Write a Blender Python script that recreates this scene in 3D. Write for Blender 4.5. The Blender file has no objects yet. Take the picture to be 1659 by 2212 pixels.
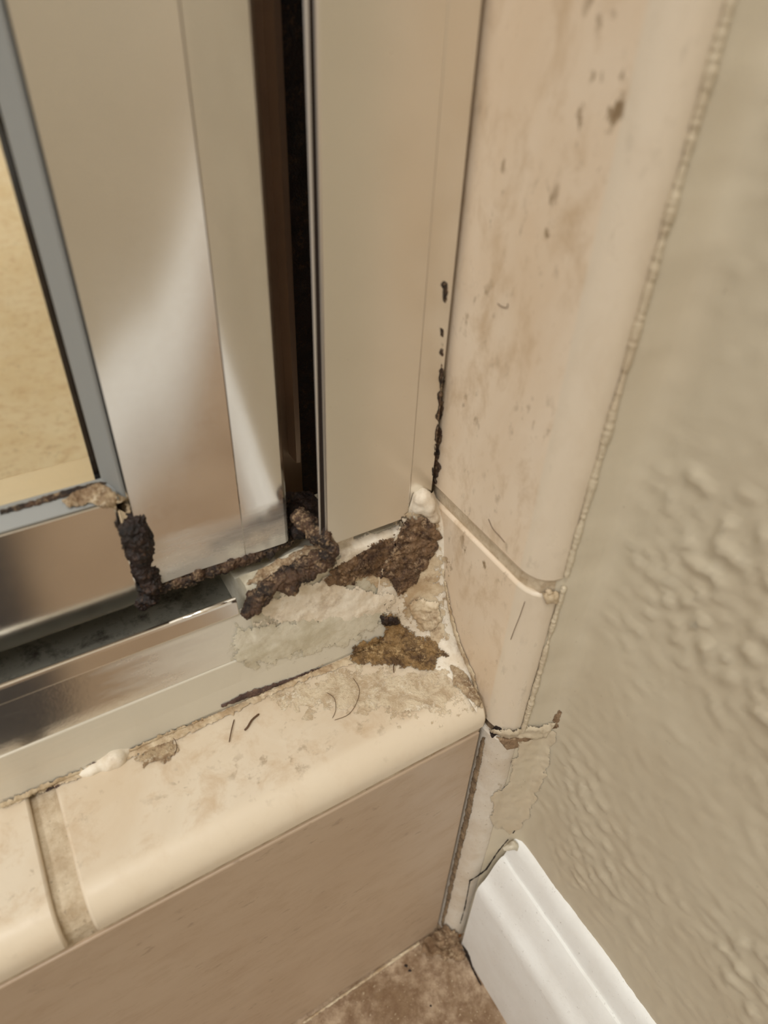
import bpy, bmesh, math, random
from mathutils import Vector, Matrix, noise
from mathutils.bvhtree import BVHTree

# ---------------------------------------------------------------- camera, light, exposure
# all building below is in millimetres: x along the curb (0 = tiled side wall), y into the shower, z up (0 = curb front edge)
S = 0.001
ZF = -110.0                                    # bathroom floor
R = ((0.86033833, -0.50830574, 0.03799001), (-0.30162945, -0.56777096, -0.7659346), (0.41089857, 0.64750399, -0.6417951))
CAM = Vector((-65.127, -59.167, 124.204)); F = 1534.0; CX, CY = 829.5, 1106.0
scn = bpy.context.scene
col = scn.collection
def W(p): return Vector((p[0]*S, p[1]*S, (p[2]-ZF)*S))
cd = bpy.data.cameras.new('camera'); cam = bpy.data.objects.new('camera', cd); col.objects.link(cam)
cd.sensor_fit = 'HORIZONTAL'; cd.sensor_width = 36; cd.lens = 36*F/1659
cd.clip_start = 0.002; cd.clip_end = 20
m = Matrix(((R[0][0], -R[1][0], -R[2][0]), (R[0][1], -R[1][1], -R[2][1]), (R[0][2], -R[1][2], -R[2][2]))).to_4x4()
m.translation = W(CAM); cam.matrix_world = m
cd.dof.use_dof = True; cd.dof.focus_distance = 0.150; cd.dof.aperture_fstop = 24
scn.camera = cam
scn.view_settings.view_transform = 'Standard'; scn.view_settings.look = 'None'
scn.view_settings.gamma = 1; scn.view_settings.use_curve_mapping = False
scn.view_settings.exposure = -0.06
w = bpy.data.worlds.new('world'); scn.world = w; w.use_nodes = True
w.node_tree.nodes['Background'].inputs[0].default_value = (1, .97, .92, 1)
w.node_tree.nodes['Background'].inputs[1].default_value = 0.15
def area(name, loc, target, sx, sy, power, color):
    l = bpy.data.lights.new(name, 'AREA'); l.shape = 'RECTANGLE'; l.size = sx*S; l.size_y = sy*S
    l.energy = power; l.color = color
    o = bpy.data.objects.new(name, l); col.objects.link(o); o.location = W(loc)
    o.rotation_euler = (Vector(target)-Vector(loc)).to_track_quat('-Z', 'Y').to_euler()
    return o
area('ceiling_light', (-700, -700, 2240), (-700, -700, 0), 700, 500, 21, (1, .985, .95))
area('side_fill_light', (-1500, -900, 1500), (0, -100, 0), 700, 250, 17, (1, .99, 1))  # fill added from the left to brighten side-facing surfaces; no lamp known there
area('shower_fill_light', (-500, 450, 2200), (-500, 450, 0), 300, 300, 9, (1, .985, .94))  # added lamp, none seen; keeps the tiles behind the glass bright

# ---------------------------------------------------------------- helpers
def ray(q):
    d = ((q[0]-CX)/F, (q[1]-CY)/F, 1)
    return Vector([sum(R[k][i]*d[k] for k in range(3)) for i in range(3)])
def on(q, ax, v):                              # the point of a plane that a spot of the photograph shows
    d = ray(q); i = 'xyz'.index(ax)
    return CAM + d*((v-CAM[i])/d[i])
SURF = []                                      # surfaces that grime and caulk can lie on
def tag(o, label=None, cat=None, group=None, kind=None):
    for k, v in (('label', label), ('category', cat), ('group', group), ('kind', kind)):
        if v: o[k] = v
    return o
def empty(name, loc, label, cat, group=None):
    o = bpy.data.objects.new(name, None); col.objects.link(o); o.location = W(loc); o.empty_display_size = .01
    return tag(o, label, cat, group)
def link(name, me, mat, parent=None):
    o = bpy.data.objects.new(name, me); col.objects.link(o)
    if mat: me.materials.append(mat)
    if parent:
        o.parent = parent; o.location = -parent.location
    return o
def obj(name, V, Fc, mat, parent=None, smooth=False, bevel=0, surf=True, seg=2):
    me = bpy.data.meshes.new(name)
    me.from_pydata([W(v) for v in V], [], Fc); me.validate()
    bm = bmesh.new(); bm.from_mesh(me); bmesh.ops.recalc_face_normals(bm, faces=bm.faces); bm.to_mesh(me); bm.free()
    if smooth:
        for p in me.polygons: p.use_smooth = True
    o = link(name, me, mat, parent)
    if bevel:
        b = o.modifiers.new('bevel', 'BEVEL'); b.width = bevel*S; b.segments = seg; b.limit_method = 'ANGLE'; b.angle_limit = .6
        b.harden_normals = False
    if surf: SURF.append(([Vector(v) for v in V], Fc))
    return o
def box(x0, x1, y0, y1, z0, z1):
    V = [(x, y, z) for z in (z0, z1) for y in (y0, y1) for x in (x0, x1)]
    return V, [(0, 2, 3, 1), (4, 5, 7, 6), (0, 1, 5, 4), (2, 6, 7, 3), (0, 4, 6, 2), (1, 3, 7, 5)]
def join(*parts):
    V, Fc = [], []
    for v, f in parts:
        n = len(V); V += list(v); Fc += [tuple(i+n for i in q) for q in f]
    return V, Fc
def extrude(prof, ax, cuts):                   # closed outline swept along an axis; prof holds the two other coordinates
    V, Fc = [], []; n = len(prof)
    for a in cuts:
        for p in prof:
            V.append((a, p[0], p[1]) if ax == 'x' else (p[0], a, p[1]) if ax == 'y' else (p[0], p[1], a))
    for k in range(len(cuts)-1):
        for i in range(n):
            j = (i+1) % n; Fc.append((k*n+i, k*n+j, (k+1)*n+j, (k+1)*n+i))
    Fc.append(tuple(range(n))); Fc.append(tuple((len(cuts)-1)*n+i for i in range(n)))
    return V, Fc
def arange(a, b, s):
    n = max(1, int(round(abs(b-a)/s))); return [a+(b-a)*i/n for i in range(n+1)]
def fbm(p, s, oc=3):
    v, a, t = 0, 1, 0
    for k in range(oc):
        v += a*noise.noise(Vector(p)*s+Vector((k*7.3, k*3.1, k*5.7))); t += a; a *= .5; s *= 2.1
    return v/t
def goo(name, path, mat, parent=None, jit=.35, amp=.35, fine=.12, voxel=.32, seed=1, step=.35, fs=.45):
    """a lumpy bead: balls strung along (point, radius) knots, merged and roughened"""
    rnd = random.Random(seed); bm = bmesh.new()
    for (a, ra), (b, rb) in zip(path, path[1:]):
        a, b = Vector(a), Vector(b); n = max(1, int((b-a).length/(step*max(ra, rb)+1e-6)))
        for k in range(n+1):
            t = k/n; c = a.lerp(b, t); r = ra+(rb-ra)*t
            c = c+Vector([rnd.uniform(-1, 1) for _ in range(3)])*r*jit
            bmesh.ops.create_icosphere(bm, subdivisions=2, radius=r*rnd.uniform(.8, 1.15), matrix=Matrix.Translation(c))
    me = bpy.data.meshes.new(name); bm.to_mesh(me); bm.free()
    o = bpy.data.objects.new(name, me); col.objects.link(o)
    r = o.modifiers.new('r', 'REMESH'); r.mode = 'VOXEL'; r.voxel_size = voxel
    dg = bpy.context.evaluated_depsgraph_get(); me2 = bpy.data.meshes.new_from_object(o.evaluated_get(dg))
    bpy.data.objects.remove(o); bpy.data.meshes.remove(me)
    bm = bmesh.new(); bm.from_mesh(me2)
    for _ in range(2): bmesh.ops.smooth_vert(bm, verts=bm.verts, factor=.5, use_axis_x=True, use_axis_y=True, use_axis_z=True)
    bm.normal_update()
    new = [v.co+v.normal*(amp*fbm(v.co, fs, 2)+fine*fbm(v.co, 2.3, 2)) for v in bm.verts]
    for v, c in zip(bm.verts, new): v.co = W(c)
    for f in bm.faces: f.smooth = True
    bm.to_mesh(me2); bm.free(); me2.name = name; me2.materials.clear()
    return link(name, me2, mat, parent)
_fade = {}
def fadeable(mat, soft=.9):
    if mat.name in _fade: return _fade[mat.name]
    c = mat.copy(); c.name = mat.name+' thin edge'; t = c.node_tree; b = t.nodes['Principled BSDF']
    at = t.nodes.new('ShaderNodeAttribute'); at.attribute_name = 'cover'
    tc = t.nodes.new('ShaderNodeTexCoord'); nz = t.nodes.new('ShaderNodeTexNoise'); nz.inputs['Scale'].default_value = 1300; nz.inputs['Detail'].default_value = 8; nz.inputs['Roughness'].default_value = .75
    t.links.new(tc.outputs['Object'], nz.inputs['Vector'])
    a = t.nodes.new('ShaderNodeMath'); a.operation = 'MULTIPLY_ADD'; t.links.new(nz.outputs['Fac'], a.inputs[0]); a.inputs[1].default_value = 3.4; a.inputs[2].default_value = -2.1
    d = t.nodes.new('ShaderNodeMath'); d.operation = 'MULTIPLY_ADD'; t.links.new(at.outputs['Fac'], d.inputs[0]); d.inputs[1].default_value = 2.2; t.links.new(a.outputs[0], d.inputs[2])
    r = t.nodes.new('ShaderNodeMapRange'); r.interpolation_type = 'SMOOTHSTEP'; t.links.new(d.outputs[0], r.inputs[0])
    r.inputs[1].default_value = .22; r.inputs[2].default_value = .40; t.links.new(r.outputs[0], b.inputs['Alpha'])
    _fade[mat.name] = c; return c
def inside(p, poly):
    x, y = p; c = False; j = len(poly)-1
    for i in range(len(poly)):
        xi, yi = poly[i]; xj, yj = poly[j]
        if (yi > y) != (yj > y) and x < (xj-xi)*(y-yi)/(yj-yi)+xi: c = not c
        j = i
    return c
def edist(p, poly):
    P = Vector(p); best = 1e9
    for i in range(len(poly)):
        a = Vector(poly[i-1]); b = Vector(poly[i]); d = b-a
        t = max(0, min(1, (P-a).dot(d)/max(1e-9, d.dot(d)))); best = min(best, (P-(a+d*t)).length)
    return best
_bvh = {}
def bvh():
    if _bvh.get('n') != len(SURF):
        V, Fc = join(*SURF); _bvh['t'] = BVHTree.FromPolygons(V, Fc); _bvh['n'] = len(SURF)
    return _bvh['t']
def crust(name, poly, mat, parent=None, thick=.6, lump=.6, ramp=14, step=3.2, jag=9, jagf=.05, seed=0, holes=.0, fine=.2, far=5, grow=3, relax=3):
    """a thin crust of grime, caulk or paint that lies on whatever surface is there; it thins out under its edge"""
    t = bvh(); xs = [p[0] for p in poly]; ys = [p[1] for p in poly]
    nx = int((max(xs)-min(xs)+30)/step)+1; ny = int((max(ys)-min(ys)+30)/step)+1
    idx, V, cov = {}, [], []
    for j in range(ny):
        for i in range(nx):
            q = (min(xs)-15+i*step, min(ys)-15+j*step)
            d = edist(q, poly)*(1 if inside(q, poly) else -1)
            d += grow+jag*fbm((q[0], q[1], seed*9.1), jagf, 4)*1.6
            if d < -step: continue
            r = ray(q).normalized(); hit = t.ray_cast(CAM, r)
            if hit[0] is None: continue
            p, n = hit[0], hit[1]
            if n.dot(r) > 0: n = -n
            k = max(0, min(1, d/ramp)); k = k*(2-k)
            h = thick*k*max(.12, 1+lump*1.6*fbm(p, .6, 4)+fine*2*fbm(p, 2.2, 3)) + .03
            if holes and fbm(p+Vector((seed, 5, 2)), .5, 2) > .5-holes: h = -.05
            idx[i, j] = len(V); V.append((p, n, h)); cov.append(max(0, min(1, d/ramp)))
    nb = {a: [idx[k] for k in ((i+1, j), (i-1, j), (i, j+1), (i, j-1)) if k in idx] for (i, j), a in idx.items()}
    Nn = [v[1] for v in V]
    for _ in range(3): Nn = [(Nn[a]+sum((Nn[k] for k in nb[a]), Vector())).normalized() for a in range(len(V))]
    P0 = [v[0] for v in V]
    for _ in range(relax):
        P1 = list(P0)
        for a in range(len(V)):
            if len(nb[a]) == 4:
                m_ = sum((P0[k] for k in nb[a]), Vector())/4; P1[a] = P0[a]+Nn[a]*max(0, (m_-P0[a]).dot(Nn[a]))
        P0 = P1
    V = [(P0[a]+Nn[a]*V[a][2], Nn[a]) for a in range(len(V))]
    Fc = []
    for (i, j), a in idx.items():
        b, c, e = idx.get((i+1, j)), idx.get((i+1, j+1)), idx.get((i, j+1))
        if None in (b, c, e): continue
        pts = [V[k][0] for k in (a, b, c, e)]
        if max((pts[k]-pts[k-1]).length for k in range(4)) > far: continue
        Fc.append((a, e, c, b))
    me = bpy.data.meshes.new(name); me.from_pydata([W(v) for v, _ in V], [], Fc); me.validate()
    at = me.attributes.new('cover', 'FLOAT', 'POINT')
    for k, c in enumerate(cov): at.data[k].value = c
    bm = bmesh.new(); bm.from_mesh(me)
    bmesh.ops.delete(bm, geom=[v for v in bm.verts if not v.link_faces], context='VERTS')
    for f in bm.faces: f.smooth = True
    bm.to_mesh(me); bm.free()
    return link(name, me, fadeable(mat), parent)
def streak(name, pts, wd, mat, parent=None, **k):          # a crust along a line, each knot with its own half width
    L, Rr = [], []
    for i, p in enumerate(pts):
        a = Vector(pts[max(0, i-1)][:2]); b = Vector(pts[min(len(pts)-1, i+1)][:2]); d = (b-a).normalized(); n = Vector((-d.y, d.x))
        hw = (p[2] if len(p) > 2 else wd); L.append(tuple(Vector(p[:2])+n*hw)); Rr.append(tuple(Vector(p[:2])-n*hw))
    kk = dict(grow=1, ramp=max(2, wd*.8), step=1.8, jag=wd*.5, jagf=.09, thick=.2); kk.update(k)
    return crust(name, L+Rr[::-1], mat, parent, **kk)
def tube(name, pts, r, mat, parent=None, n=5):
    pts = [Vector(p) for p in pts]; V, Fc = [], []
    for i, p in enumerate(pts):
        d = (pts[min(i+1, len(pts)-1)]-pts[max(0, i-1)]).normalized(); a = d.orthogonal().normalized(); b = d.cross(a)
        rr = r*(.35 if i in (0, len(pts)-1) else 1)
        for k in range(n):
            V.append(p+(a*math.cos(k*6.283/n)+b*math.sin(k*6.283/n))*rr)
    for i in range(len(pts)-1):
        for k in range(n): Fc.append((i*n+k, i*n+(k+1) % n, (i+1)*n+(k+1) % n, (i+1)*n+k))
    Fc += [tuple(range(n))[::-1], tuple((len(pts)-1)*n+k for k in range(n))]
    return obj(name, V, Fc, mat, parent, smooth=True, surf=False)
def smoothpts(pts, n=8):
    out = []; P = [Vector(p) for p in pts]
    for i in range(len(P)-1):
        a, b, c, d = P[max(0, i-1)], P[i], P[i+1], P[min(len(P)-1, i+2)]
        for k in range(n):
            t = k/n
            out.append(.5*((2*b)+(c-a)*t+(2*a-5*b+4*c-d)*t*t+(3*b-a-3*c+d)*t**3))
    return out+[P[-1]]

# ---------------------------------------------------------------- materials
class N:
    def __init__(s, name):
        s.m = bpy.data.materials.new(name); s.m.use_nodes = True; s.t = s.m.node_tree
        s.b = s.t.nodes['Principled BSDF']; s.tc = s.t.nodes.new('ShaderNodeTexCoord')
    def link(s, a, b): s.t.links.new(a, b)
    def map(s, sc=(1, 1, 1), loc=(0, 0, 0)):
        n = s.t.nodes.new('ShaderNodeMapping'); n.inputs['Scale'].default_value = sc; n.inputs['Location'].default_value = loc
        s.link(s.tc.outputs['Object'], n.inputs['Vector']); return n.outputs[0]
    def noise(s, scale, detail=5, rough=.6, vec=None, dist=0):
        n = s.t.nodes.new('ShaderNodeTexNoise'); n.inputs['Scale'].default_value = scale; n.inputs['Detail'].default_value = detail
        n.inputs['Roughness'].default_value = rough; n.inputs['Distortion'].default_value = dist
        s.link(vec or s.tc.outputs['Object'], n.inputs['Vector']); return n.outputs['Fac']
    def voro(s, scale, vec=None):
        n = s.t.nodes.new('ShaderNodeTexVoronoi'); n.inputs['Scale'].default_value = scale
        s.link(vec or s.tc.outputs['Object'], n.inputs['Vector']); return n.outputs['Distance']
    def ramp(s, fac, stops):
        n = s.t.nodes.new('ShaderNodeValToRGB'); e = n.color_ramp.elements
        while len(e) < len(stops): e.new(.5)
        for el, (p, c) in zip(e, stops):
            el.position = p; el.color = (c, c, c, 1) if isinstance(c, (int, float)) else (*c, 1)
        s.link(fac, n.inputs[0]); return n.outputs[0]
    def mix(s, fac, a, b, mode='MIX'):
        n = s.t.nodes.new('ShaderNodeMix'); n.data_type = 'RGBA'; n.blend_type = mode
        for i, v in ((0, fac), (6, a), (7, b)):
            if isinstance(v, (int, float)): n.inputs[i].default_value = v
            elif isinstance(v, tuple): n.inputs[i].default_value = (*v, 1)
            else: s.link(v, n.inputs[i])
        return n.outputs[2]
    def math(s, op, a, b=0):
        n = s.t.nodes.new('ShaderNodeMath'); n.operation = op
        for i, v in ((0, a), (1, b)):
            if isinstance(v, (int, float)): n.inputs[i].default_value = v
            else: s.link(v, n.inputs[i])
        return n.outputs[0]
    def axis(s, i, a, b):                        # 0..1 ramp along a world axis between a and b (mm)
        n = s.t.nodes.new('ShaderNodeSeparateXYZ'); s.link(s.tc.outputs['Object'], n.inputs[0])
        off = -ZF if i == 2 else 0
        r = s.t.nodes.new('ShaderNodeMapRange'); s.link(n.outputs[i], r.inputs[0])
        r.inputs[1].default_value = (a+off)*S; r.inputs[2].default_value = (b+off)*S; return r.outputs[0]
    def bump(s, h, strength, dist_mm):
        n = s.t.nodes.new('ShaderNodeBump'); n.inputs['Strength'].default_value = strength; n.inputs['Distance'].default_value = dist_mm*S
        s.link(h, n.inputs['Height'])
        if s.b.inputs['Normal'].links: s.link(s.b.inputs['Normal'].links[0].from_socket, n.inputs['Normal'])
        s.link(n.outputs[0], s.b.inputs['Normal'])
    def done(s, color=None, rough=None, metal=None, coat=None, spec=None):
        for k, v in (('Base Color', color), ('Roughness', rough), ('Metallic', metal), ('Coat Weight', coat), ('Specular IOR Level', spec)):
            if v is None: continue
            if isinstance(v, (int, float)): s.b.inputs[k].default_value = v
            elif isinstance(v, tuple): s.b.inputs[k].default_value = (*v, 1)
            else: s.link(v, s.b.inputs[k])
        return s.m
def lin(r, g, b): return tuple((c/255/12.92 if c <= 10 else ((c/255+.055)/1.055)**2.4) for c in (r, g, b))

def tile_mat(name, base, dark, light, stretch=(1, 1, 1), loc=(0, 0, 0), rough=.32, pits=.5, contrast=1, edge=None):
    n = N(name); v = n.map(stretch, loc)
    a = n.noise(38, 7, .62, v, .6); b = n.noise(150, 6, .7, v, .3); p = n.noise(420, 4, .6, v)
    c = n.mix(n.ramp(a, [(.38, 0), (.62, contrast)]), base, light)
    c = n.mix(n.ramp(b, [(.50, 0), (.72, .8*contrast)]), c, dark)
    c = n.mix(n.math('MULTIPLY', n.ramp(p, [(.58, 0), (.66, 1)]), n.ramp(n.noise(70, 3, .6, v), [(.48, 0), (.6, pits)])), c, tuple(x*.55 for x in dark))
    if edge:                                      # rounded edge: less mottled glaze, and front light painted in as a paler tone
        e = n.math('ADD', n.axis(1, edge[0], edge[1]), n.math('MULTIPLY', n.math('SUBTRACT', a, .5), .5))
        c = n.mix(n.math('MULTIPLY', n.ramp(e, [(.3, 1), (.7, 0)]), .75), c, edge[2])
    n.bump(b, .10, .2); n.bump(n.noise(1500, 3), .10, .05)
    return n.done(c, n.ramp(b, [(.3, rough-.06), (.7, rough+.14)]))
M = {}
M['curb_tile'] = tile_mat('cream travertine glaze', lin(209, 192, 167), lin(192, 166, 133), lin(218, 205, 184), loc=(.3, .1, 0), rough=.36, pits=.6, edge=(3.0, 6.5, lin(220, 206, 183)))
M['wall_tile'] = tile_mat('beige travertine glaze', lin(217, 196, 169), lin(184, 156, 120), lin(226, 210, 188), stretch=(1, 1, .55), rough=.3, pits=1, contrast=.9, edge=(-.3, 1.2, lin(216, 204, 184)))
M['riser'] = tile_mat('tan tile', lin(178, 156, 132), lin(163, 138, 111), lin(187, 167, 144), stretch=(.6, 1, 1.3), loc=(2, 0, 1), rough=.4, pits=.4, contrast=.6)
M['shower_tile'] = tile_mat('shower tile', lin(224, 206, 172), lin(196, 162, 120), lin(232, 218, 190), rough=.3, pits=.5)
n = N('floor stone'); a = n.noise(60, 8, .68, None, .5); b = n.noise(330, 5, .7); c = n.noise(1100, 4, .6)
k = n.mix(n.ramp(a, [(.40, 0), (.60, 1)]), lin(130, 105, 78), lin(184, 162, 136))
k = n.mix(n.ramp(b, [(.42, 0), (.62, .75)]), k, lin(112, 84, 58))
k = n.mix(n.ramp(c, [(.62, 0), (.72, .8)]), k, lin(206, 190, 160))
n.bump(b, .6, .4); n.bump(c, .3, .12); M['floor'] = n.done(k, .55)
n = N('grout'); a = n.noise(260, 6, .7); b = n.noise(1300, 4, .7)
k = n.mix(n.ramp(a, [(.38, 0), (.62, 1)]), lin(178, 158, 130), lin(208, 193, 168))
k = n.mix(n.ramp(b, [(.60, 0), (.72, .7)]), k, lin(112, 92, 72))
n.bump(a, .5, .5); n.bump(b, .6, .2); M['grout'] = n.done(k, .85)
n = N('dark dirty grout'); a = n.noise(300, 6, .7); b = n.noise(1100, 4, .7)
k = n.mix(n.ramp(a, [(.38, 0), (.62, 1)]), lin(96, 78, 58), lin(150, 128, 100))
n.bump(a, .6, .5); n.bump(b, .6, .2); M['dark_grout'] = n.done(k, .9)
def paint_mat(name, base, lo, rough=.5):
    n = N(name); a = n.noise(45, 4, .6); b = n.noise(260, 5, .6); c = n.noise(900, 3, .6)
    k = n.mix(n.ramp(a, [(.4, 0), (.65, .7)]), base, lo)
    k = n.mix(n.ramp(c, [(.70, 0), (.78, .35)]), k, lin(120, 104, 84))
    n.bump(b, .25, .2); n.bump(n.noise(2200, 2), .2, .04)
    return n.done(k, rough, spec=.35)
M['wall'] = paint_mat('taupe wall paint', lin(200, 190, 168), lin(194, 182, 159))
M['wall_smear'] = paint_mat('thick taupe paint', lin(200, 188, 164), lin(186, 168, 142), .45)
M['wall_far'] = N('pale grey paint').done(lin(206, 204, 198), .55)
M['reflector_door'] = N('white reflector door paint').done(lin(236, 234, 226), .4)
M['ceiling'] = N('ceiling white').done(lin(225, 220, 208), .7)
n = N('white trim paint'); a = n.noise(70, 5, .6); b = n.noise(420, 5, .65); c = n.noise(1300, 4, .7)
k = n.mix(n.ramp(a, [(.4, 0), (.65, .7)]), lin(236, 237, 234), lin(226, 225, 220))
k = n.mix(n.math('MULTIPLY', n.ramp(c, [(.60, 0), (.70, .8)]), n.ramp(b, [(.5, 0), (.64, 1)])), k, lin(120, 108, 92))
n.bump(b, .45, .25); n.bump(c, .3, .08); M['trim'] = n.done(k, .5)
n = N('grey white paint smear'); a = n.noise(90, 5, .6); b = n.noise(500, 5, .65)
k = n.mix(n.ramp(a, [(.4, 0), (.65, .8)]), lin(214, 206, 192), lin(194, 178, 156))
k = n.mix(n.ramp(n.noise(1300, 3), [(.64, 0), (.72, .6)]), k, lin(140, 118, 94))
n.bump(b, .5, .3); M['paint_smear'] = n.done(k, .5)

def metal_mat(name, base, rough, grime=.25, lime=None, brush=(1, 1, 1)):
    n = N(name); v = n.map(brush)
    a = n.noise(55, 5, .6, v); b = n.noise(700, 4, .7)
    fac = n.ramp(a, [(.5, 0), (.75, grime)]); col_ = n.mix(fac, base, tuple(x*.82 for x in base))
    rg = n.ramp(b, [(0, rough), (1, rough+.05)]); met = 1.0
    if lime:                                     # limescale bloom that spreads towards the corner
        ax, x0, x1, amt = lime
        g = n.math('MULTIPLY', n.math('ADD', n.axis(ax, x0, x1), n.math('MULTIPLY', n.math('SUBTRACT', n.noise(70, 7, .7, n.map((.35, 1, 2.5))), .5), 1.1)), amt)
        g = n.ramp(g, [(.15, 0), (.75, 1)])
        col_ = n.mix(g, col_, lin(206, 200, 184)); met = n.math('SUBTRACT', 1, n.math('MULTIPLY', g, .95)); rg = n.math('ADD', rg, n.math('MULTIPLY', g, .4))
        if amt > .7: n.bump(n.noise(900, 4, .7), .15, .08)
    return n.done(col_, rg, met)
M['metal'] = metal_mat('satin aluminium', (.82, .80, .77), .09, .25, (2, 50, 31, .6))
M['metal_jamb'] = metal_mat('satin jamb aluminium', (.84, .82, .77), .26, .12)
M['metal_rail'] = metal_mat('polished rail aluminium', (.80, .78, .74), .13, .4)
M['metal_track'] = metal_mat('polished track aluminium', (.76, .74, .70), .13, .4, (0, -70, -35, .9))
M['metal_foot'] = metal_mat('limescale and reflection track foot', (.78, .74, .66), .16, .6, (0, -130, -45, .95))  # limescale at the right; elsewhere the pale tone paints in the curb reflection
M['chrome'] = metal_mat('bright edge aluminium', (.9, .88, .84), .12, .1)
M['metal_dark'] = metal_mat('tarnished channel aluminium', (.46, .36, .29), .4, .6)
M['bare_edge'] = N('bare scuffed metal edge').done((.95, .93, .90), .3, .0)
n = N('dirty channel floor'); a = n.noise(300, 6, .7)
M['channel'] = n.done(n.mix(n.ramp(a, [(.5, 0), (.7, .8)]), lin(138, 136, 124), lin(48, 40, 32)), .5, .3)
M['gasket'] = N('grey vinyl').done(lin(146, 148, 146), .35)
n = N('clear glass'); n.b.inputs['Transmission Weight'].default_value = 1; n.b.inputs['IOR'].default_value = 1.45
M['glass'] = n.done((.95, .98, .95), .02)
def caulk_mat(name, a_, b_, dirt=.4):
    n = N(name); a = n.noise(110, 6, .7); b = n.noise(700, 5, .7)
    k = n.mix(n.ramp(a, [(.42, 0), (.6, 1)]), a_, b_)
    k = n.mix(n.math('MULTIPLY', n.ramp(n.noise(180, 6, .75, n.map((1, 1, 1), (3, 1, 2))), [(.52, 0), (.68, 1)]), dirt), k, lin(134, 106, 78))
    n.bump(a, .4, .6); n.bump(b, .5, .18); return n.done(k, .5, spec=.4)
M['caulk'] = caulk_mat('old white caulk', lin(230, 222, 206), lin(212, 198, 176), .45)
M['caulk_dirty'] = caulk_mat('dirty caulk', lin(206, 190, 162), lin(172, 148, 116), .9)
M['caulk_grey'] = caulk_mat('greyish smeared caulk', lin(208, 202, 184), lin(188, 180, 158), .3)
def grime_mat(name, dark, mid, light, rough=.75):
    n = N(name); a = n.noise(260, 7, .72, None, .4); b = n.noise(1100, 5, .75)
    k = n.mix(n.ramp(a, [(.42, 0), (.56, 1)]), dark, mid)
    k = n.mix(n.math('MULTIPLY', n.ramp(b, [(.50, 0), (.62, 1)]), n.ramp(n.noise(170, 5, .7, n.map((1, 1, 1), (.2, .1, .4))), [(.44, .1), (.6, 1)])), k, light)
    k = n.mix(n.ramp(n.noise(2100, 3, .7), [(.56, 0), (.66, .7)]), k, dark)
    n.bump(a, .8, .8); n.bump(b, .9, .3); return n.done(k, n.ramp(b, [(.3, rough-.25), (.7, rough)]))
M['grime'] = grime_mat('brown mould grime', lin(64, 42, 26), lin(124, 96, 68), lin(182, 156, 124))
M['chalk'] = grime_mat('chalky film', lin(190, 168, 138), lin(218, 202, 174), lin(232, 222, 202), .9)
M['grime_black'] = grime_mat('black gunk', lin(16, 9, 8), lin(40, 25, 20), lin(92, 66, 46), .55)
M['grime_mix'] = grime_mat('dark brown gunk', lin(30, 18, 12), lin(84, 60, 42), lin(164, 138, 106))
M['grime_olive'] = grime_mat('olive brown mould', lin(84, 60, 34), lin(142, 112, 70), lin(190, 162, 118))
M['crust'] = grime_mat('beige mineral crust', lin(134, 108, 80), lin(184, 162, 130), lin(214, 200, 174), .9)
M['dust'] = grime_mat('tan floor dirt', lin(112, 86, 60), lin(150, 124, 96), lin(196, 174, 142), .95)
M['scuff'] = grime_mat('purple brown scuff', lin(66, 48, 46), lin(96, 74, 66), lin(140, 116, 96), .8)
M['gap'] = N('dark gap').done(lin(38, 26, 18), .9)
M['rust'] = grime_mat('orange brown rust', lin(92, 50, 20), lin(150, 98, 48), lin(176, 128, 74), .6)
M['hair'] = N('hair').done(lin(92, 66, 44), .5)
M['mat'] = N('black stand-in mat').done(lin(38, 34, 33), .9)

# ---------------------------------------------------------------- the setting
def struct(o): return tag(o, kind='structure')
struct(obj('floor', *box(-2000, 12, -1700, 1.5, ZF-12, ZF), M['floor']))
# side wall of the bathroom: skim strip beside the tiles, soft inside corner, then the textured wall
V, Fc = [], []
prof = [(4.6, 6), (4.4, -3.9), (5.6, -4.9), (8.0, -5.8), (10.2, -6.6), (11.3, -7.6), (11.8, -9.0), (12.0, -10.5)]
ys = arange(-11.5, -190, .9); zs = arange(ZF-2, 190, .9)
cols = [p for p in prof]+[(12.0, y) for y in ys]
for z in zs:
    for i, (x, y) in enumerate(cols):
        p = Vector((x, y, z)); k = min(1, max(0, (-y-7)/16))
        msk = max(0, min(1, .45+2.4*fbm(p+Vector((31, 4, 8)), .022, 2)-max(0, -z)/55))
        bumps = max(0, fbm(p, .42, 3)+.04)*(.35+1.6*msk)*(.35+.65*k)*1.25
        soft = fbm(p+Vector((9, 9, 9)), .05, 2)*.5
        d = (bumps+soft*k) if y < -9 else fbm(p, .12, 3)*.45
        V.append((x-d*(1 if y < -7 else .5), y-(0 if y < -9 or i == 0 else d*.8), z))
nc = len(cols)
for j in range(len(zs)-1):
    for i in range(nc-1): Fc.append((j*nc+i, j*nc+i+1, (j+1)*nc+i+1, (j+1)*nc+i))
wall_near = (V, Fc)
rest = join(box(12.2, 60, -1700, -188, ZF-2, 2250), box(12.2, 60, -192, 6, 188, 2250), box(14, 60, -192, 6, ZF-2, 192))
wr = obj('wall_right', *join(wall_near, rest), M['wall'], smooth=False)
for p in wr.data.polygons[:len(Fc)]: p.use_smooth = True
struct(wr)
struct(obj('wall_shower_side', *box(7, 60, 7, 1000, ZF-2, 2250), M['shower_tile']))
struct(obj('wall_back', *box(-1200, 60, 1000, 1040, ZF-2, 2250), M['shower_tile']))
struct(obj('wall_front', *box(-2000, 12, -1740, -1700, ZF-2, 2250), M['wall_far']))
dr = join(box(-820, -40, -1705, -1692, ZF, 1940), box(-740, -120, -1694, -1688, ZF+150, 800), box(-740, -120, -1694, -1688, 900, 1850))
struct(obj('door_reflector', *dr, M['reflector_door'], bevel=4))  # added on the unseen wall so the stile mirrors something white
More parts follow.
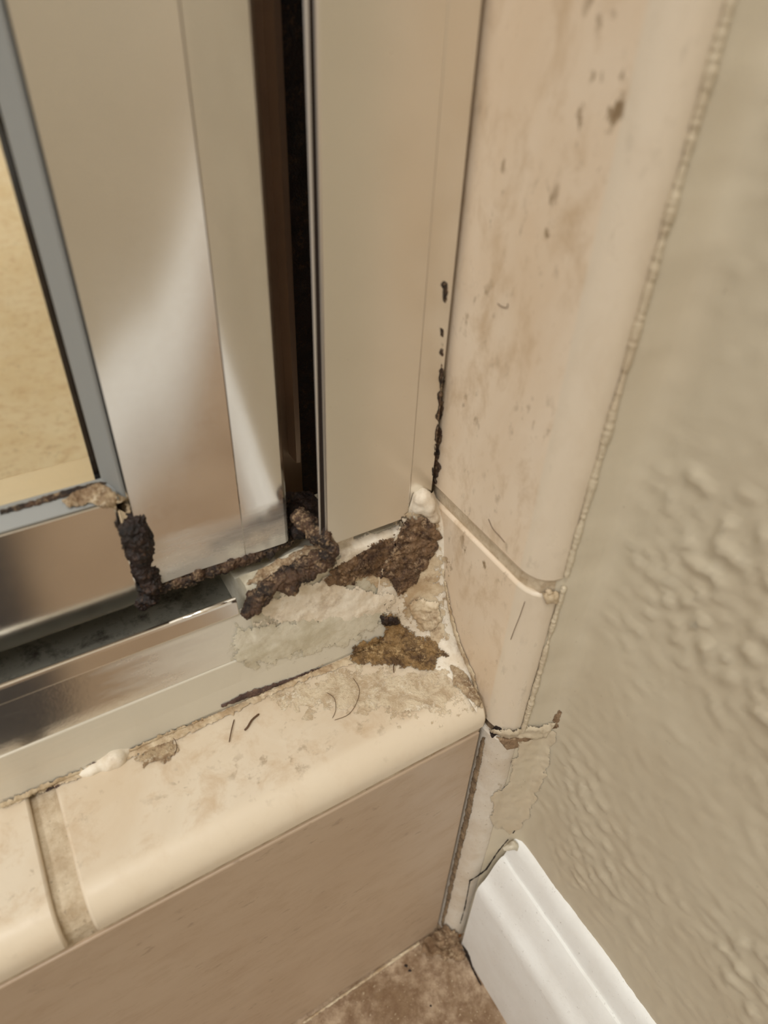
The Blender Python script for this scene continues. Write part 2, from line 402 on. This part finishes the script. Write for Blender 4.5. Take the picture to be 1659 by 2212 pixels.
struct(obj('wall_left', *box(-2040, -2000, -1740, 1040, ZF-2, 2250), M['wall_far']))
struct(obj('ceiling', *box(-2040, 60, -1740, 1040, 2250, 2290), M['ceiling']))

# baseboard with its moulded top, butting against the skimmed tile end
bp = [(13, ZF-1), (2.6, ZF-1), (2.3, ZF+1.0), (2.1, -71), (2.4, -68.6), (3.2, -67.0), (4.2, -66.0), (5.2, -63.6), (6.2, -60.6), (7.2, -58.2), (8.0, -57.2), (8.7, -57.2), (9.2, -55.6), (9.9, -52.4), (10.8, -50.4), (12.0, -49.5), (13, -49.5)]
cuts = [-7.4, -8.0]+arange(-9, -1700, 3)[:60]+[-400, -1700]
V, Fc = extrude(bp, 'y', cuts)
V = [(x+(.22*fbm((x, y, z), .12, 2) if 3 < x < 12.5 else 0), y, z+(.25*fbm((x, y, z), .15, 2) if z > -70 else 0)) for x, y, z in V]
bb = struct(obj('baseboard_right', V, Fc, M['trim'], smooth=False))

# ---------------------------------------------------------------- the curb
curb = empty('shower_curb', (-300, 56, ZF), 'tiled shower curb with cream top tiles and a tan riser, under the metal door track', 'curb')
def curb_tile(x0, x1, seed):
    pr = [(-.2, -2.6), (-.35, .0), (-.1, 1.2), (.6, 2.6), (1.8, 3.8), (3.4, 4.6), (5.2, 5.0), (8, 5.05), (112, 5.05), (115, 3.5), (116, -2.6)]
    V, Fc = extrude(pr, 'x', arange(x0, x1, 3))
    V = [(x, y+.12*fbm((x, y, z+seed), .08, 2), z+(.15*fbm((x, y, seed), .06, 2) if z > 0 else 0)) for x, y, z in V]
    return obj('curb_tile', V, Fc, M['curb_tile'], curb, smooth=True, bevel=.5)
def shade_auto(o, ang=.7):
    me = o.data; bm = bmesh.new(); bm.from_mesh(me)
    for e in bm.edges: e.smooth = (len(e.link_faces) == 2 and e.calc_face_angle(0) < ang)
    for f in bm.faces: f.smooth = True
    bm.to_mesh(me); bm.free(); return o
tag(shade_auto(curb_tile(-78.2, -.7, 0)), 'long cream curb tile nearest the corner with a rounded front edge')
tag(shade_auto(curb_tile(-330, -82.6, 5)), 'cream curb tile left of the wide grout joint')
obj('riser_tile', *box(-230, -1.2, .1, 8, ZF+.6, -4.6), M['riser'], curb, bevel=.35)
obj('riser_tile', *box(-460, -233, .1, 8, ZF+.6, -4.6), M['riser'], curb, bevel=.35)
gv = join(box(-600, -1.0, 3.6, 110, ZF+.4, 1.2))
obj('curb_core', *gv, M['dark_grout'], curb)
V, Fc = extrude([(.7, -4.8), (.6, -3.6), (.6, -1.8), (.9, -.2), (1.9, 1.6), (3.0, 2.8), (5.5, 3.6), (100, 3.8), (100, -4.8)], 'x', arange(-240, -1.0, 1.5))
V = [(x, y+.3*fbm((x, y, z), .35, 2), z+.5*fbm((x, y*.3, z), .3, 3)) for x, y, z in V]
obj('grout_joint', V, Fc, M['grout'], curb, smooth=False)

# shower floor seen through the glass
struct(obj('floor_shower', *box(-1200, 7, 112, 1000, ZF-2, -70), M['shower_tile']))

shade_auto(bb, .75)
# ---------------------------------------------------------------- wall tile trim: a column of bullnose tiles on the side wall
trim = empty('bullnose_tile_column', (3, 10, ZF), 'column of beige bullnose tiles edging the side wall above and beside the curb', 'tiles')
bn = [(6.5, 700), (0, 700), (0, 30), (0, 1.2), (.08, -.2), (.35, -1.5), (.95, -2.8), (1.9, -3.8), (3.0, -4.4), (4.3, -4.7), (5.4, -4.7), (6.5, -3)]
def wall_tile(z0, z1, y1, step=4, mat='wall_tile', dx=0):
    pr = [(x+dx, (y if y < 100 else y1)) for x, y in bn]
    V, Fc = extrude(pr, 'z', [z0]+arange(z0+.8, z1-.8, step)+[z1])
    V = [(x+.18*fbm((y, z, 3), .05, 2)*(1 if x < 5 else 0), y+(.15*fbm((x, z, 1), .1, 2) if y < 0 else 0), z) for x, y, z in V]
    return shade_auto(obj('wall_tile', V, Fc, M[mat], trim, bevel=.55))
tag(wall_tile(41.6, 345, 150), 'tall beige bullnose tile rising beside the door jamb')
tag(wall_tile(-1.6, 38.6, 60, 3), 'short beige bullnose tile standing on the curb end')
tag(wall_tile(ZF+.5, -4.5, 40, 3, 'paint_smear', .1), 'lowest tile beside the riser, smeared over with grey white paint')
V, Fc = extrude([(x+.75 if x < 1 else x, y+(.6 if y < 0 else 0)) for x, y in [(6.4, 60), (0, 60), (0, 1.2), (.08, -.2), (.35, -1.5), (.95, -2.8), (1.9, -3.8), (3.0, -4.4), (4.3, -4.7), (6.4, -4)]], 'z', arange(37.6, 42.4, .8))
V = [(x+.35*fbm((x, y, z), .3, 3), y+.3*fbm((z, y, x), .3, 2) if y < 50 else y, z) for x, y, z in V]
obj('grout_joint', V, Fc, M['grout'], trim, smooth=False)
V, Fc = extrude([(6.4, 40), (1.2, 40), (1.0, .5), (1.5, -2.2), (3.6, -3.9), (6.4, -3.9)], 'z', [-6, -4.5, -3, -1])
obj('grout_joint', V, Fc, M['dark_grout'], trim)
obj('grout_backing', *box(1.6, 6.6, 8, 40, ZF+.2, 60), M['dark_grout'], trim)

# ---------------------------------------------------------------- door track on the curb
track = empty('shower_door_track', (-300, 37, 5), 'polished metal bottom track with an open channel, running along the curb top', 'door track')
V, Fc = extrude([(24.8, 17.2), (26.4, 26.6), (26.4, 17.2)], 'x', [-620, -38.5])
tp = [(26.2, 5.2), (26.2, 17.2), (24.9, 17.2), (25.3, 19.5), (26.7, 27.0), (27.6, 27.1), (27.6, 20.2), (50, 20.2), (50, 6), (50, 5.2)]
obj('track_face', *extrude(tp, 'x', [-620, -38.5]), M['metal_track'], track, bevel=.12)
obj('track_lip', *extrude([(26.2, 27.3), (26.6, 30.2), (26.75, 30.75), (27.1, 30.95), (27.5, 30.7), (27.6, 30.2), (27.6, 27.3)], 'x', [-620, -40.6]), M['metal_rail'], track, bevel=.15, seg=3)
tube('track_edge', [(-620, 26.95, 30.85), (-300, 26.95, 30.85), (-52.6, 26.95, 30.85)], .42, M['chrome'], track, 10)
tube('track_edge', [(-52.0, 26.95, 30.6), (-46, 26.9, 30.7), (-40.8, 26.95, 30.6)], .38, M['chrome'], track, 10)
fp = [(24.1, 5.1), (24.0, 6), (24.45, 11), (24.7, 16.9), (24.9, 17.15), (27, 17.15), (27, 5.1)]
V, Fc = extrude(fp, 'x', [-620]+arange(-200, -1, 2))
V = [(x, y-(.25*max(0, fbm((x, 0, z), .1, 2)) if y < 25 else 0), z) for x, y, z in V]
tag(obj('track_foot', V, Fc, M['metal_foot'], track, bevel=.15), 'pale lower strip of the track, limescaled, with the curb reflection painted in')
obj('channel_floor', *box(-620, -38.5, 27.6, 50, 20.2, 21.0), M['channel'], track)
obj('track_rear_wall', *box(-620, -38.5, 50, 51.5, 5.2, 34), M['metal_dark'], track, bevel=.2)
ep = [(24.9, 17.2), (25.3, 22), (25.6, 27), (25.3, 30.5), (25.8, 33.0), (27.2, 34.3), (30, 34.0), (33, 31), (36, 29), (50, 28), (50, 17.2)]
V, Fc = extrude(ep, 'x', arange(-38.6, -.4, 1.2))
V = [(x, y+.5*fbm((x, z, 0), .12, 3)*(y < 40), z+(.6*fbm((x, y, 2), .15, 3)-(max(0, min(1, (-x-26)/8))*1.6) if z > 29 else 0)) for x, y, z in V]
tag(shade_auto(obj('track_end_fill', V, Fc, M['caulk_grey'], track)), 'caulk smeared block closing the channel end')

# ---------------------------------------------------------------- wall jamb
jamb = empty('shower_door_jamb', (-13, 40, 36), 'upright satin metal wall jamb between dark gap and beige wall tile', 'door jamb')
ZT = 900
obj('jamb_groove', *box(-24.4, -23.6, 25.2, 26.3, 37.6, ZT), M['gap'], jamb)
jf = [(-23.7, 25.0), (-23.4, 24.75), (-6.5, 24.75), (-6.35, 24.95), (-6.35, 26.3), (-23.7, 26.3)]
obj('jamb_face', *extrude(jf, 'z', [37.6, ZT]), M['metal_jamb'], jamb, bevel=.12)
obj('jamb_flange', *box(-6.15, -1.2, 25.2, 26.4, 38, ZT), M['metal_jamb'], jamb, bevel=.12)
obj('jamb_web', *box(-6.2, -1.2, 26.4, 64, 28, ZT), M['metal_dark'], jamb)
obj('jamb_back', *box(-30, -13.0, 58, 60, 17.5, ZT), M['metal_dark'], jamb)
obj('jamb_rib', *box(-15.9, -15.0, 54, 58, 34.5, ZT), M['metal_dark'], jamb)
obj('jamb_dark_plate', *box(-34, -1.2, 64, 66, 5.3, ZT), M['grime_black'], jamb)  # dark plate added behind the jamb to keep the gap black
tube('jamb_lip', [(-24.7, 25.1, 37.4), (-24.7, 25.1, 300), (-24.7, 25.1, ZT)], .42, M['bare_edge'], jamb, 12)
tube('jamb_lip', [(-23.7, 24.9, 37.4), (-23.7, 24.9, 300), (-23.7, 24.9, ZT)], .16, M['bare_edge'], jamb, 10)

# ---------------------------------------------------------------- the door
door = empty('shower_door', (-300, 42, 31), 'framed glass shower door hanging over the track at the left', 'shower door')
def bowed(x0, x1, y, angles, n):               # a slightly hollow face: its tilt in degrees at even steps from left to right
    out = [(x0, y)]; x = x0
    for i in range(n):
        t = (i+.5)/n*(len(angles)-1); k = min(int(t), len(angles)-2); a = angles[k]+(angles[k+1]-angles[k])*(t-k)
        x += (x1-x0)/n; y += (x1-x0)/n*math.tan(math.radians(a)); out.append((x, y))
    return out
A = bowed(-53.3, -36.2, 33.0, (4.2, 2.3, .7, -.8, -2.6, -4.5, -6.4), 36)
B = bowed(-36.0, -28.2, A[-1][1]+.12, (-3.4, -2.4, -1.0, .2), 16)
sp = [(-53.3, 34.2)]+A+B+[(-27.7, B[-1][1]+.25), (-27.3, B[-1][1]+.8), (-27.2, B[-1][1]+1.5), (-27.2, 50), (-53.3, 50)]
st = shade_auto(obj('door_stile', *extrude(sp, 'z', [34.2, ZT]), M['metal'], door), .05)
obj('door_rail', *extrude([(33.1, 31.2), (34.5, 53.2), (50, 53.2), (50, 31.2)], 'x', [-620, -55.2]), M['metal_rail'], door, bevel=.5, seg=3)
obj('glazing_gasket', *join(extrude([(34.2, 53.3), (33.9, 53.8), (36.9, 55.6), (38, 55.6), (38, 53.3)], 'x', [-620, -54.6]), ), M['gasket'], door, bevel=.2)
obj('glazing_gasket', *extrude([(-53.4, 34.4), (-54.0, 34.2), (-56.0, 37.2), (-56.0, 38), (-53.4, 38)], 'z', [53, ZT]), M['gasket'], door, bevel=.2)
obj('glass_pane', *box(-620, -54.5, 38, 42, 52, ZT), M['glass'], door, surf=False)
obj('glazing_gasket', *box(-56.6, -53.4, 42.2, 43, 53, ZT), M['gap'], door)

# ---------------------------------------------------------------- dark mat added off frame to give the dark patch mirrored in the metal
bm_ = obj('stand_in_mat', *box(-620, -84, -420, -66, ZF, ZF+7), M['mat'], bevel=3, surf=False)
tag(bm_, 'black stand-in mat added to be mirrored as the dark patch in the door rail and track', 'mat')

# ---------------------------------------------------------------- caulk, grime and debris
def thing(o, label, cat, group=None): return tag(o, label, cat, group)
# wedge of old caulk in the corner of track, jamb, wall and curb: a sagging sheet between its two borders
Wl = [on(q, 'x', 0) for q in [(935, 1056), (950, 1100), (958, 1140), (960, 1200), (962, 1260), (972, 1320), (990, 1390), (1016, 1455), (1038, 1515), (1046, 1540)]]
Fl = [on(q, 'y', 25) for q in [(893, 1066), (880, 1105), (862, 1140), (842, 1190), (822, 1240)]]+[on((812, 1300), 'y', 24.6)]+[on(q, 'z', 5) for q in [(800, 1392), (905, 1430), (985, 1478), (1030, 1540)]]
n0 = 6; V, Fc = [], []
Wl, Fl = smoothpts(Wl, n0), smoothpts(Fl, n0); nu = 30
for a, b in zip(Wl, Fl):
    low = max(0, min(1, (20-(a.z+b.z)/2)/14))
    c = Vector((-1.2, 23.4, (a.z+b.z)/2))*(1-low)+Vector((-.9, min(22.6, (a.y+b.y)/2+3), 6.0))*low
    for k in range(nu+1):
        t = k/nu; p = a*(1-t)**2+c*2*t*(1-t)+b*t*t
        e = math.sin(math.pi*t)
        nrm = Vector((-.6, -.6, .5)).normalized()
        p = p+nrm*(e*(.5+.7*fbm(p, .22, 3)+.25*fbm(p, .9, 2))-.12)
        V.append(p)
for j in range(len(Wl)-1):
    for k in range(nu): Fc.append((j*(nu+1)+k, j*(nu+1)+k+1, (j+1)*(nu+1)+k+1, (j+1)*(nu+1)+k))
cw = obj('caulk_wedge', V, Fc, M['caulk'], smooth=True)
sm = cw.modifiers.new('t', 'SOLIDIFY'); sm.thickness = .0012; sm.offset = 0
cw.modifiers.remove(sm)
thing(cw, 'lumpy off-white caulk filling the corner between track, jamb and side wall', 'caulk')
thing(goo('caulk_blob', [(on((905, 1092), 'y', 25), 1.6), (on((912, 1076), 'y', 24.6), 2.0), (on((925, 1095), 'y', 23.5), 1.5), (on((940, 1125), 'y', 22.5), 1.0)], M['caulk'], jit=.15, seed=3, fine=.06),
      'white caulk blob at the foot of the jamb flange', 'caulk')
thing(crust('caulk_smear', [(702, 1180), (760, 1166), (845, 1142), (875, 1118), (884, 1128), (850, 1162), (790, 1190), (735, 1222), (712, 1230), (733, 1200)], M['caulk'], thick=.5, ramp=12, jag=5, lump=.3),
      'thin white caulk smear along the bottom of the jamb face', 'caulk')
thing(crust('caulk_smear', [(560, 1300), (640, 1258), (705, 1240), (760, 1262), (860, 1280), (840, 1330), (740, 1345), (620, 1348), (555, 1345)], M['caulk'], thick=.35, ramp=30, jag=14, lump=.5),
      'broad pinkish white caulk smear on the track end below the brown gunk', 'caulk')
thing(crust('soft_stain', [(830, 1170), (880, 1090), (945, 1110), (962, 1200), (965, 1300), (985, 1390), (930, 1400), (870, 1330), (850, 1270), (800, 1265), (720, 1270)], M['caulk_dirty'], thick=.12, ramp=45, jag=30, lump=.6, step=4, seed=51),
      'soft tan stain spreading over the white corner caulk', 'stain')
thing(crust('soft_stain', [(560, 1500), (680, 1450), (760, 1425), (900, 1445), (980, 1440), (1040, 1530), (960, 1560), (860, 1560), (760, 1540), (640, 1548)], M['chalk'], thick=.04, ramp=60, jag=40, lump=.6, step=4, seed=52),
      'faint chalky stain over the inner end of the long curb tile', 'stain')
# brown mould
thing(crust('mould_patch', [(703, 1250), (735, 1214), (790, 1184), (845, 1160), (865, 1128), (905, 1106), (938, 1122), (946, 1160), (938, 1196), (915, 1225), (893, 1262), (862, 1282), (842, 1248), (800, 1240), (765, 1256), (722, 1264)],
            M['grime'], thick=.7, lump=1, fine=.5, ramp=22, grow=8, jag=12, step=2.6, seed=1), 'large brown mould patch on the caulk below the jamb', 'mould')
thing(crust('mould_patch', [(826, 1328), (856, 1324), (872, 1350), (905, 1372), (940, 1385), (962, 1412), (944, 1440), (905, 1448), (850, 1436), (795, 1436), (752, 1424), (762, 1398), (812, 1378), (838, 1358)],
            M['grime_olive'], thick=.55, lump=1, fine=.5, ramp=26, grow=9, jag=12, step=2.6, seed=2), 'olive brown mould patch on the curb top at the end of the track', 'mould')
thing(crust('mould_patch', [(822, 1330), (856, 1326), (862, 1344), (840, 1352), (822, 1345)], M['grime_black'], thick=.9, ramp=8, jag=5, step=2, seed=4),
      'small black-green mould spot at the top of the olive patch', 'mould')
thing(crust('mould_patch', [(880, 1300), (905, 1290), (950, 1300), (955, 1340), (930, 1365), (905, 1345), (890, 1330)], M['caulk_dirty'], thick=.9, ramp=12, jag=8, step=2.6, seed=6),
      'greyish dirty lump of caulk between the two brown patches', 'caulk')
# gunk in the gap between rail and stile, below the stile and around the channel end
P = lambda q, y: on(q, 'y', y)
thing(crust('caulk_smear', [(505, 1345), (600, 1332), (830, 1288), (850, 1340), (770, 1392), (640, 1428), (540, 1452), (490, 1420)], M['caulk_grey'], thick=.25, ramp=40, jag=20, lump=.5, step=4, seed=50),
      'broad greyish limescale smear over the right end of the track foot', 'limescale')
thing(goo('black_gunk', [(P((285, 1112), 34), .9), (P((292, 1130), 33.6), 1.6), (P((300, 1160), 33.4), 1.9), (P((303, 1190), 33.6), 1.7), (P((312, 1220), 33.8), 1.6), (P((318, 1250), 33.8), 1.6), (P((322, 1280), 34), 1.6), (P((312, 1302), 34), 1.4)],
          M['grime_black'], amp=.8, fine=.5, voxel=.2, seed=5, fs=.5, jit=.5), 'black gunk packed in the slot between rail and stile', 'gunk')
thing(goo('brown_gunk', [(P((335, 1274), 33.4), 1.0), (P((375, 1260), 33.6), .9), (P((430, 1242), 33.5), 1.1), (P((480, 1224), 33.4), 1.0), (P((540, 1204), 33.2), 1.0), (P((590, 1184), 33.4), 1.0), (P((625, 1165), 35.4), .9), (P((634, 1130), 36), .9)],
          M['grime_mix'], amp=.6, fine=.45, voxel=.2, seed=6, fs=.6, jit=.55), 'crusty brown gunk line under the bottom of the door stile', 'gunk')
thing(goo('brown_gunk', [(P((530, 1318), 24.4), 1.1), (P((548, 1298), 24.6), 1.5), (P((580, 1272), 24.9), 1.5), (P((620, 1252), 25), 1.6), (P((665, 1226), 24.8), 1.6), (P((702, 1205), 24.4), 1.5), (P((712, 1182), 24.2), 1.3), (P((694, 1160), 25.4), 1.3), (P((674, 1138), 28), 1.5), (P((655, 1122), 31), 1.6)],
          M['grime_mix'], amp=.8, fine=.45, voxel=.2, seed=7, fs=.5, jit=.55), 'brown gunk trail hooking round the foot of the jamb', 'gunk')
thing(goo('black_gunk', [(P((636, 1085), 44), 2.4), (P((665, 1085), 44), 2.6), (P((650, 1115), 38), 2.4), (P((668, 1135), 33), 2.0), (P((648, 1145), 34), 1.6)], M['grime_black'], amp=.7, fine=.4, seed=8), 'black gunk filling the bottom of the dark gap beside the jamb', 'gunk')
thing(crust('mineral_crust', [(135, 1082), (165, 1062), (215, 1045), (250, 1062), (280, 1085), (282, 1102), (240, 1094), (190, 1090), (150, 1098)], M['crust'], thick=.7, lump=.9, ramp=8, jag=8, step=2.2, seed=8),
      'beige mineral crust on the gasket at the corner of the glass', 'limescale')
thing(crust('mineral_crust', [(535, 1262), (560, 1235), (620, 1205), (665, 1180), (690, 1185), (670, 1208), (600, 1245), (560, 1262)], M['crust'], thick=.5, lump=.8, ramp=8, jag=7, step=2.2, seed=9),
      'cracked beige crust on the channel end beside the brown gunk', 'limescale')
thing(streak('dirt_line', [(0, 1108, 5), (60, 1092, 6), (140, 1068, 7), (200, 1050, 5), (232, 1042, 3)], 5, M['grime_mix'], thick=.35), 'dark mould line along the bottom edge of the glass', 'dirt')
# caulk and dirt along the foot of the track
thing(streak('caulk_line', [(0, 1742, 9), (100, 1700, 10), (250, 1640, 13), (370, 1590, 14), (500, 1535, 9), (640, 1470, 9), (760, 1425, 10)], 10, M['caulk_dirty'], thick=.4, ramp=8, step=2.6, lump=.9),
      'dirty crumbling caulk line where track meets the curb top', 'caulk')
thing(goo('caulk_blob', [(on((175, 1672), 'z', 5), .8), (on((210, 1656), 'z', 5.3), 1.5), (on((250, 1636), 'z', 5.3), 1.9), (on((275, 1618), 'z', 5.2), 1.2)], M['caulk'], jit=.1, amp=.2, fine=.05, seed=12),
      'smooth white caulk blob squeezed out under the track at the left', 'caulk')
thing(streak('dirt_line', [(478, 1524, 3), (520, 1506, 6), (555, 1494, 7), (590, 1480, 4), (640, 1462, 3), (700, 1440, 3)], 5, M['scuff'], thick=.3, step=2), 'dark purple dirt line at the foot of the track', 'dirt')
thing(streak('dirt_line', [(70, 1712, 4), (110, 1700, 9), (150, 1680, 5), (200, 1650, 3), (250, 1628, 3)], 5, M['scuff'], thick=.3, step=2), 'dark dirt along the track beside the white caulk blob', 'dirt')
thing(crust('mineral_crust', [(290, 1640), (340, 1600), (372, 1596), (392, 1622), (350, 1650), (310, 1656)], M['crust'], thick=.35, lump=.9, ramp=12, jag=12, step=2.4, seed=13, holes=.1),
      'fuzzy tan dirt patch beside the white caulk blob on the curb', 'dirt')
thing(crust('mineral_crust', [(975, 1440), (1000, 1452), (1030, 1480), (1040, 1520), (1015, 1510), (985, 1482)], M['crust'], thick=.45, lump=.9, ramp=8, jag=10, step=2.4, seed=14),
      'crumbly crust where the curb tile meets the side wall', 'limescale')
thing(streak('dirt_line', [(958, 1230, 2), (975, 1325, 3), (995, 1395, 4), (1022, 1455, 4), (1040, 1530, 3)], 4, M['caulk_dirty'], thick=.4, step=2), 'flaking caulk edge climbing the side wall from the curb', 'caulk')
# dark rotten slot between jamb flange and tile
thing(streak('dirt_line', [(962, 610, 2), (957, 700, 2), (955, 770, 4), (953, 850, 6), (947, 950, 8), (943, 1000, 7), (938, 1045, 9)], 6, M['grime_mix'], thick=.25, step=2.2, jag=9, jagf=.04, ramp=7), 'dark rot line in the slot between jamb flange and wall tile', 'dirt')
# paint and caulk on the side wall
zz = arange(43, 300, 5)
thing(goo('paint_bead', [((5.0, -5.1, 43), .55), ((5.0, -5.1, 300), .6)], M['wall_smear'], jit=.05, amp=.35, fine=.1, voxel=.2, seed=20, step=.5, fs=.16), 'lumpy paint bead along the edge of the tall bullnose tile', 'paint')
thing(goo('paint_bead', [((5.2, -5.2, -2), .5), ((5.1, -5.2, 40), .5)], M['wall_smear'], jit=.08, amp=.45, fine=.15, voxel=.2, seed=21, step=.5, fs=.2), 'cracked paint bead along the edge of the short bullnose tile', 'paint')
thing(crust('caulk_lump', [(1168, 1282), (1186, 1272), (1204, 1280), (1202, 1298), (1180, 1300)], M['caulk_dirty'], thick=.8, ramp=8, jag=5, step=2, seed=22), 'small caulk lump at the outer end of the wall tile joint', 'caulk')
thing(crust('paint_smear', [(1060, 1570), (1115, 1572), (1200, 1560), (1180, 1590), (1150, 1590), (1125, 1588), (1100, 1590), (1080, 1588)], M['wall_smear'], thick=.7, ramp=8, jag=6, step=2.4, seed=23), 'thick ledge of taupe paint under the short bullnose tile', 'paint')
thing(crust('chipped_patch', [(1072, 1592), (1095, 1590), (1120, 1594), (1160, 1583), (1148, 1602), (1120, 1612), (1095, 1618), (1085, 1604)], M['dust'], thick=.15, ramp=5, jag=4, step=2, seed=24), 'brown chipped patch with bare plaster under the paint ledge', 'chip')
thing(crust('taupe_smear', [(1118, 1600), (1200, 1580), (1185, 1650), (1160, 1720), (1130, 1790), (1100, 1800), (1060, 1770), (1065, 1720), (1095, 1680), (1110, 1640)], M['wall_smear'], thick=.3, ramp=14, jag=14, step=3.2, seed=25), 'taupe paint smear running down the painted tile towards the baseboard', 'paint')
thing(crust('chipped_patch', [(1112, 1700), (1130, 1676), (1137, 1680), (1128, 1698)], M['dust'], thick=.25, ramp=4, jag=2, step=1.6, seed=26), 'tiny diamond-shaped brown chip above the baseboard end', 'chip')
thing(crust('dirt_spot', [(1192, 1542), (1207, 1524), (1222, 1538), (1208, 1560), (1190, 1590), (1180, 1585)], M['dust'], thick=.12, ramp=14, jag=16, jagf=.08, step=1.8, grow=0, seed=27), 'brown dirt spot in the inside corner of the painted wall', 'dirt')
thing(streak('crack', [(1160, 1662, 1.6), (1150, 1690, .9), (1138, 1730, 1.3), (1128, 1770, 1), (1108, 1800, 1.2)], 2, M['gap'], thick=.05, ramp=1, jag=1, step=1.0, grow=0), 'dark crack in the paint above the baseboard end', 'crack')
thing(streak('crack', [(1098, 1812, 1.2), (1075, 1840, 1.2), (1050, 1878, 2), (1030, 1893, 1.4), (1015, 1902, 1.8), (1010, 1930, .8), (1003, 1965, 1.3), (994, 1995, 1)], 2, M['gap'], thick=.05, ramp=1, jag=1, step=1.0, grow=0), 'jagged crack between baseboard end and painted tile', 'crack')
thing(streak('crack', [(1000, 2042, 2), (1010, 2062, 4), (1020, 2090, 3), (1040, 2130, 2)], 3, M['gap'], thick=.05, ramp=1.5, jag=1, step=1.2, grow=0), 'dark gap between floor and foot of the baseboard', 'crack')
thing(streak('dirt_line', [(1046, 1592, 4), (1027, 1680, 6), (1006, 1780, 6), (982, 1880, 5), (962, 1970, 4), (955, 2000, 3)], 5, M['dark_grout'], thick=.3, step=2.4), 'brown dirty joint between riser tile and painted tile', 'dirt')
thing(crust('black_hole', [(1060, 1582), (1072, 1568), (1082, 1574), (1074, 1584), (1064, 1592)], M['gap'], thick=.12, ramp=3, jag=1, step=1.4, seed=30), 'tiny black hole under the end of the curb tile', 'hole')
thing(goo('caulk_blob', [(on((1090, 1832), 'y', -8), .5), (on((1108, 1826), 'y', -8.6), .8), (on((1128, 1836), 'y', -9.5), .7)], M['caulk_grey'], jit=.3, amp=.5, fine=.3, seed=31), 'grey dirty caulk lump on top of the baseboard end', 'caulk')
# dirt on the floor at the corner
thing(crust('floor_dirt', [(905, 2042), (935, 2008), (962, 1995), (985, 2010), (1000, 2035), (1012, 2065), (985, 2080), (940, 2065), (900, 2068)], M['dust'], thick=.9, lump=1, ramp=14, jag=12, step=2.6, seed=33), 'crumbly tan dirt heaped on the floor in the corner', 'dirt')
thing(goo('rust_lump', [(on((986, 2005), 'z', ZF+1), .7), (on((992, 2016), 'z', ZF+.6), .9)], M['rust'], voxel=.2, seed=34), 'orange brown rusty lump at the foot of the baseboard', 'dirt')
thing(streak('dirt_line', [(655, 2210, 2), (720, 2165, 2), (800, 2110, 3), (860, 2068, 3), (905, 2036, 4)], 3, M['caulk_dirty'], thick=.35, step=2), 'thin dirty bead along the foot of the riser', 'dirt')
for i, (q, r, lb) in enumerate([((876, 2086), .35, 'larger dark crumb on the floor near the riser'), ((884, 2096), .28, 'smaller dark crumb just below the larger crumb'), ((929, 2172), .3, 'lone dark crumb on the floor nearest the photo bottom'), ((944, 2058), .35, 'pale crumb on the dirt heap in the corner')]):
    thing(goo('floor_crumb', [(on(q, 'z', ZF+.2), r), (on((q[0]+3, q[1]+1), 'z', ZF+.2), r*.8)], M['grime_black' if i < 3 else 'crust'], voxel=.12, amp=.1, fine=.05, seed=40+i), lb, 'crumb', 'crumbs on the floor')

# hairs and fibres lying on the curb
def hair(qs, label, r=.055, ax='z', v=5.25, lift=.25):
    pts = [on(q, ax, v) for q in qs]; pts = smoothpts(pts, 6)
    if ax == 'z': pts = [p+Vector((0, 0, lift*math.sin(i/len(pts)*3.1))) for i, p in enumerate(pts)]
    if ax == 'x': pts = [p+Vector((-.12, 0, 0)) for p in pts]
    thing(tube('stray_hair', pts, r, M['hair']), label, 'hair', 'stray hairs')
hair([(762, 1464), (776, 1490), (770, 1520), (752, 1545), (722, 1556)], 'long curved hair in the middle of the curb tile')
hair([(706, 1496), (722, 1510), (725, 1535), (718, 1552)], 'faint hair left of the long curved hair')
hair([(852, 1408), (858, 1425), (850, 1440), (851, 1454)], 'short dark hair hanging off the olive mould patch', .1)
hair([(506, 1554), (500, 1580), (495, 1604)], 'short straight dark fibre on the curb tile', .1)
hair([(560, 1542), (545, 1556), (535, 1572), (528, 1578)], 'thick dark fibre right of the straight one', .2)
hair([(362, 1584), (378, 1600), (382, 1618), (376, 1630)], 'curly hair over the fuzzy tan dirt patch')
hair([(1056, 1120), (1066, 1142), (1082, 1160), (1092, 1172)], 'thin hair on the tall bullnose tile above the joint', .06, 'x', 0)
hair([(1135, 1298), (1124, 1330), (1112, 1360), (1104, 1382)], 'thin hair on the short bullnose tile below the joint', .06, 'x', 0)
hair([(1076, 655), (1085, 662), (1097, 664), (1098, 655)], 'tiny curled hair high on the tall bullnose tile', .06, 'x', 0)
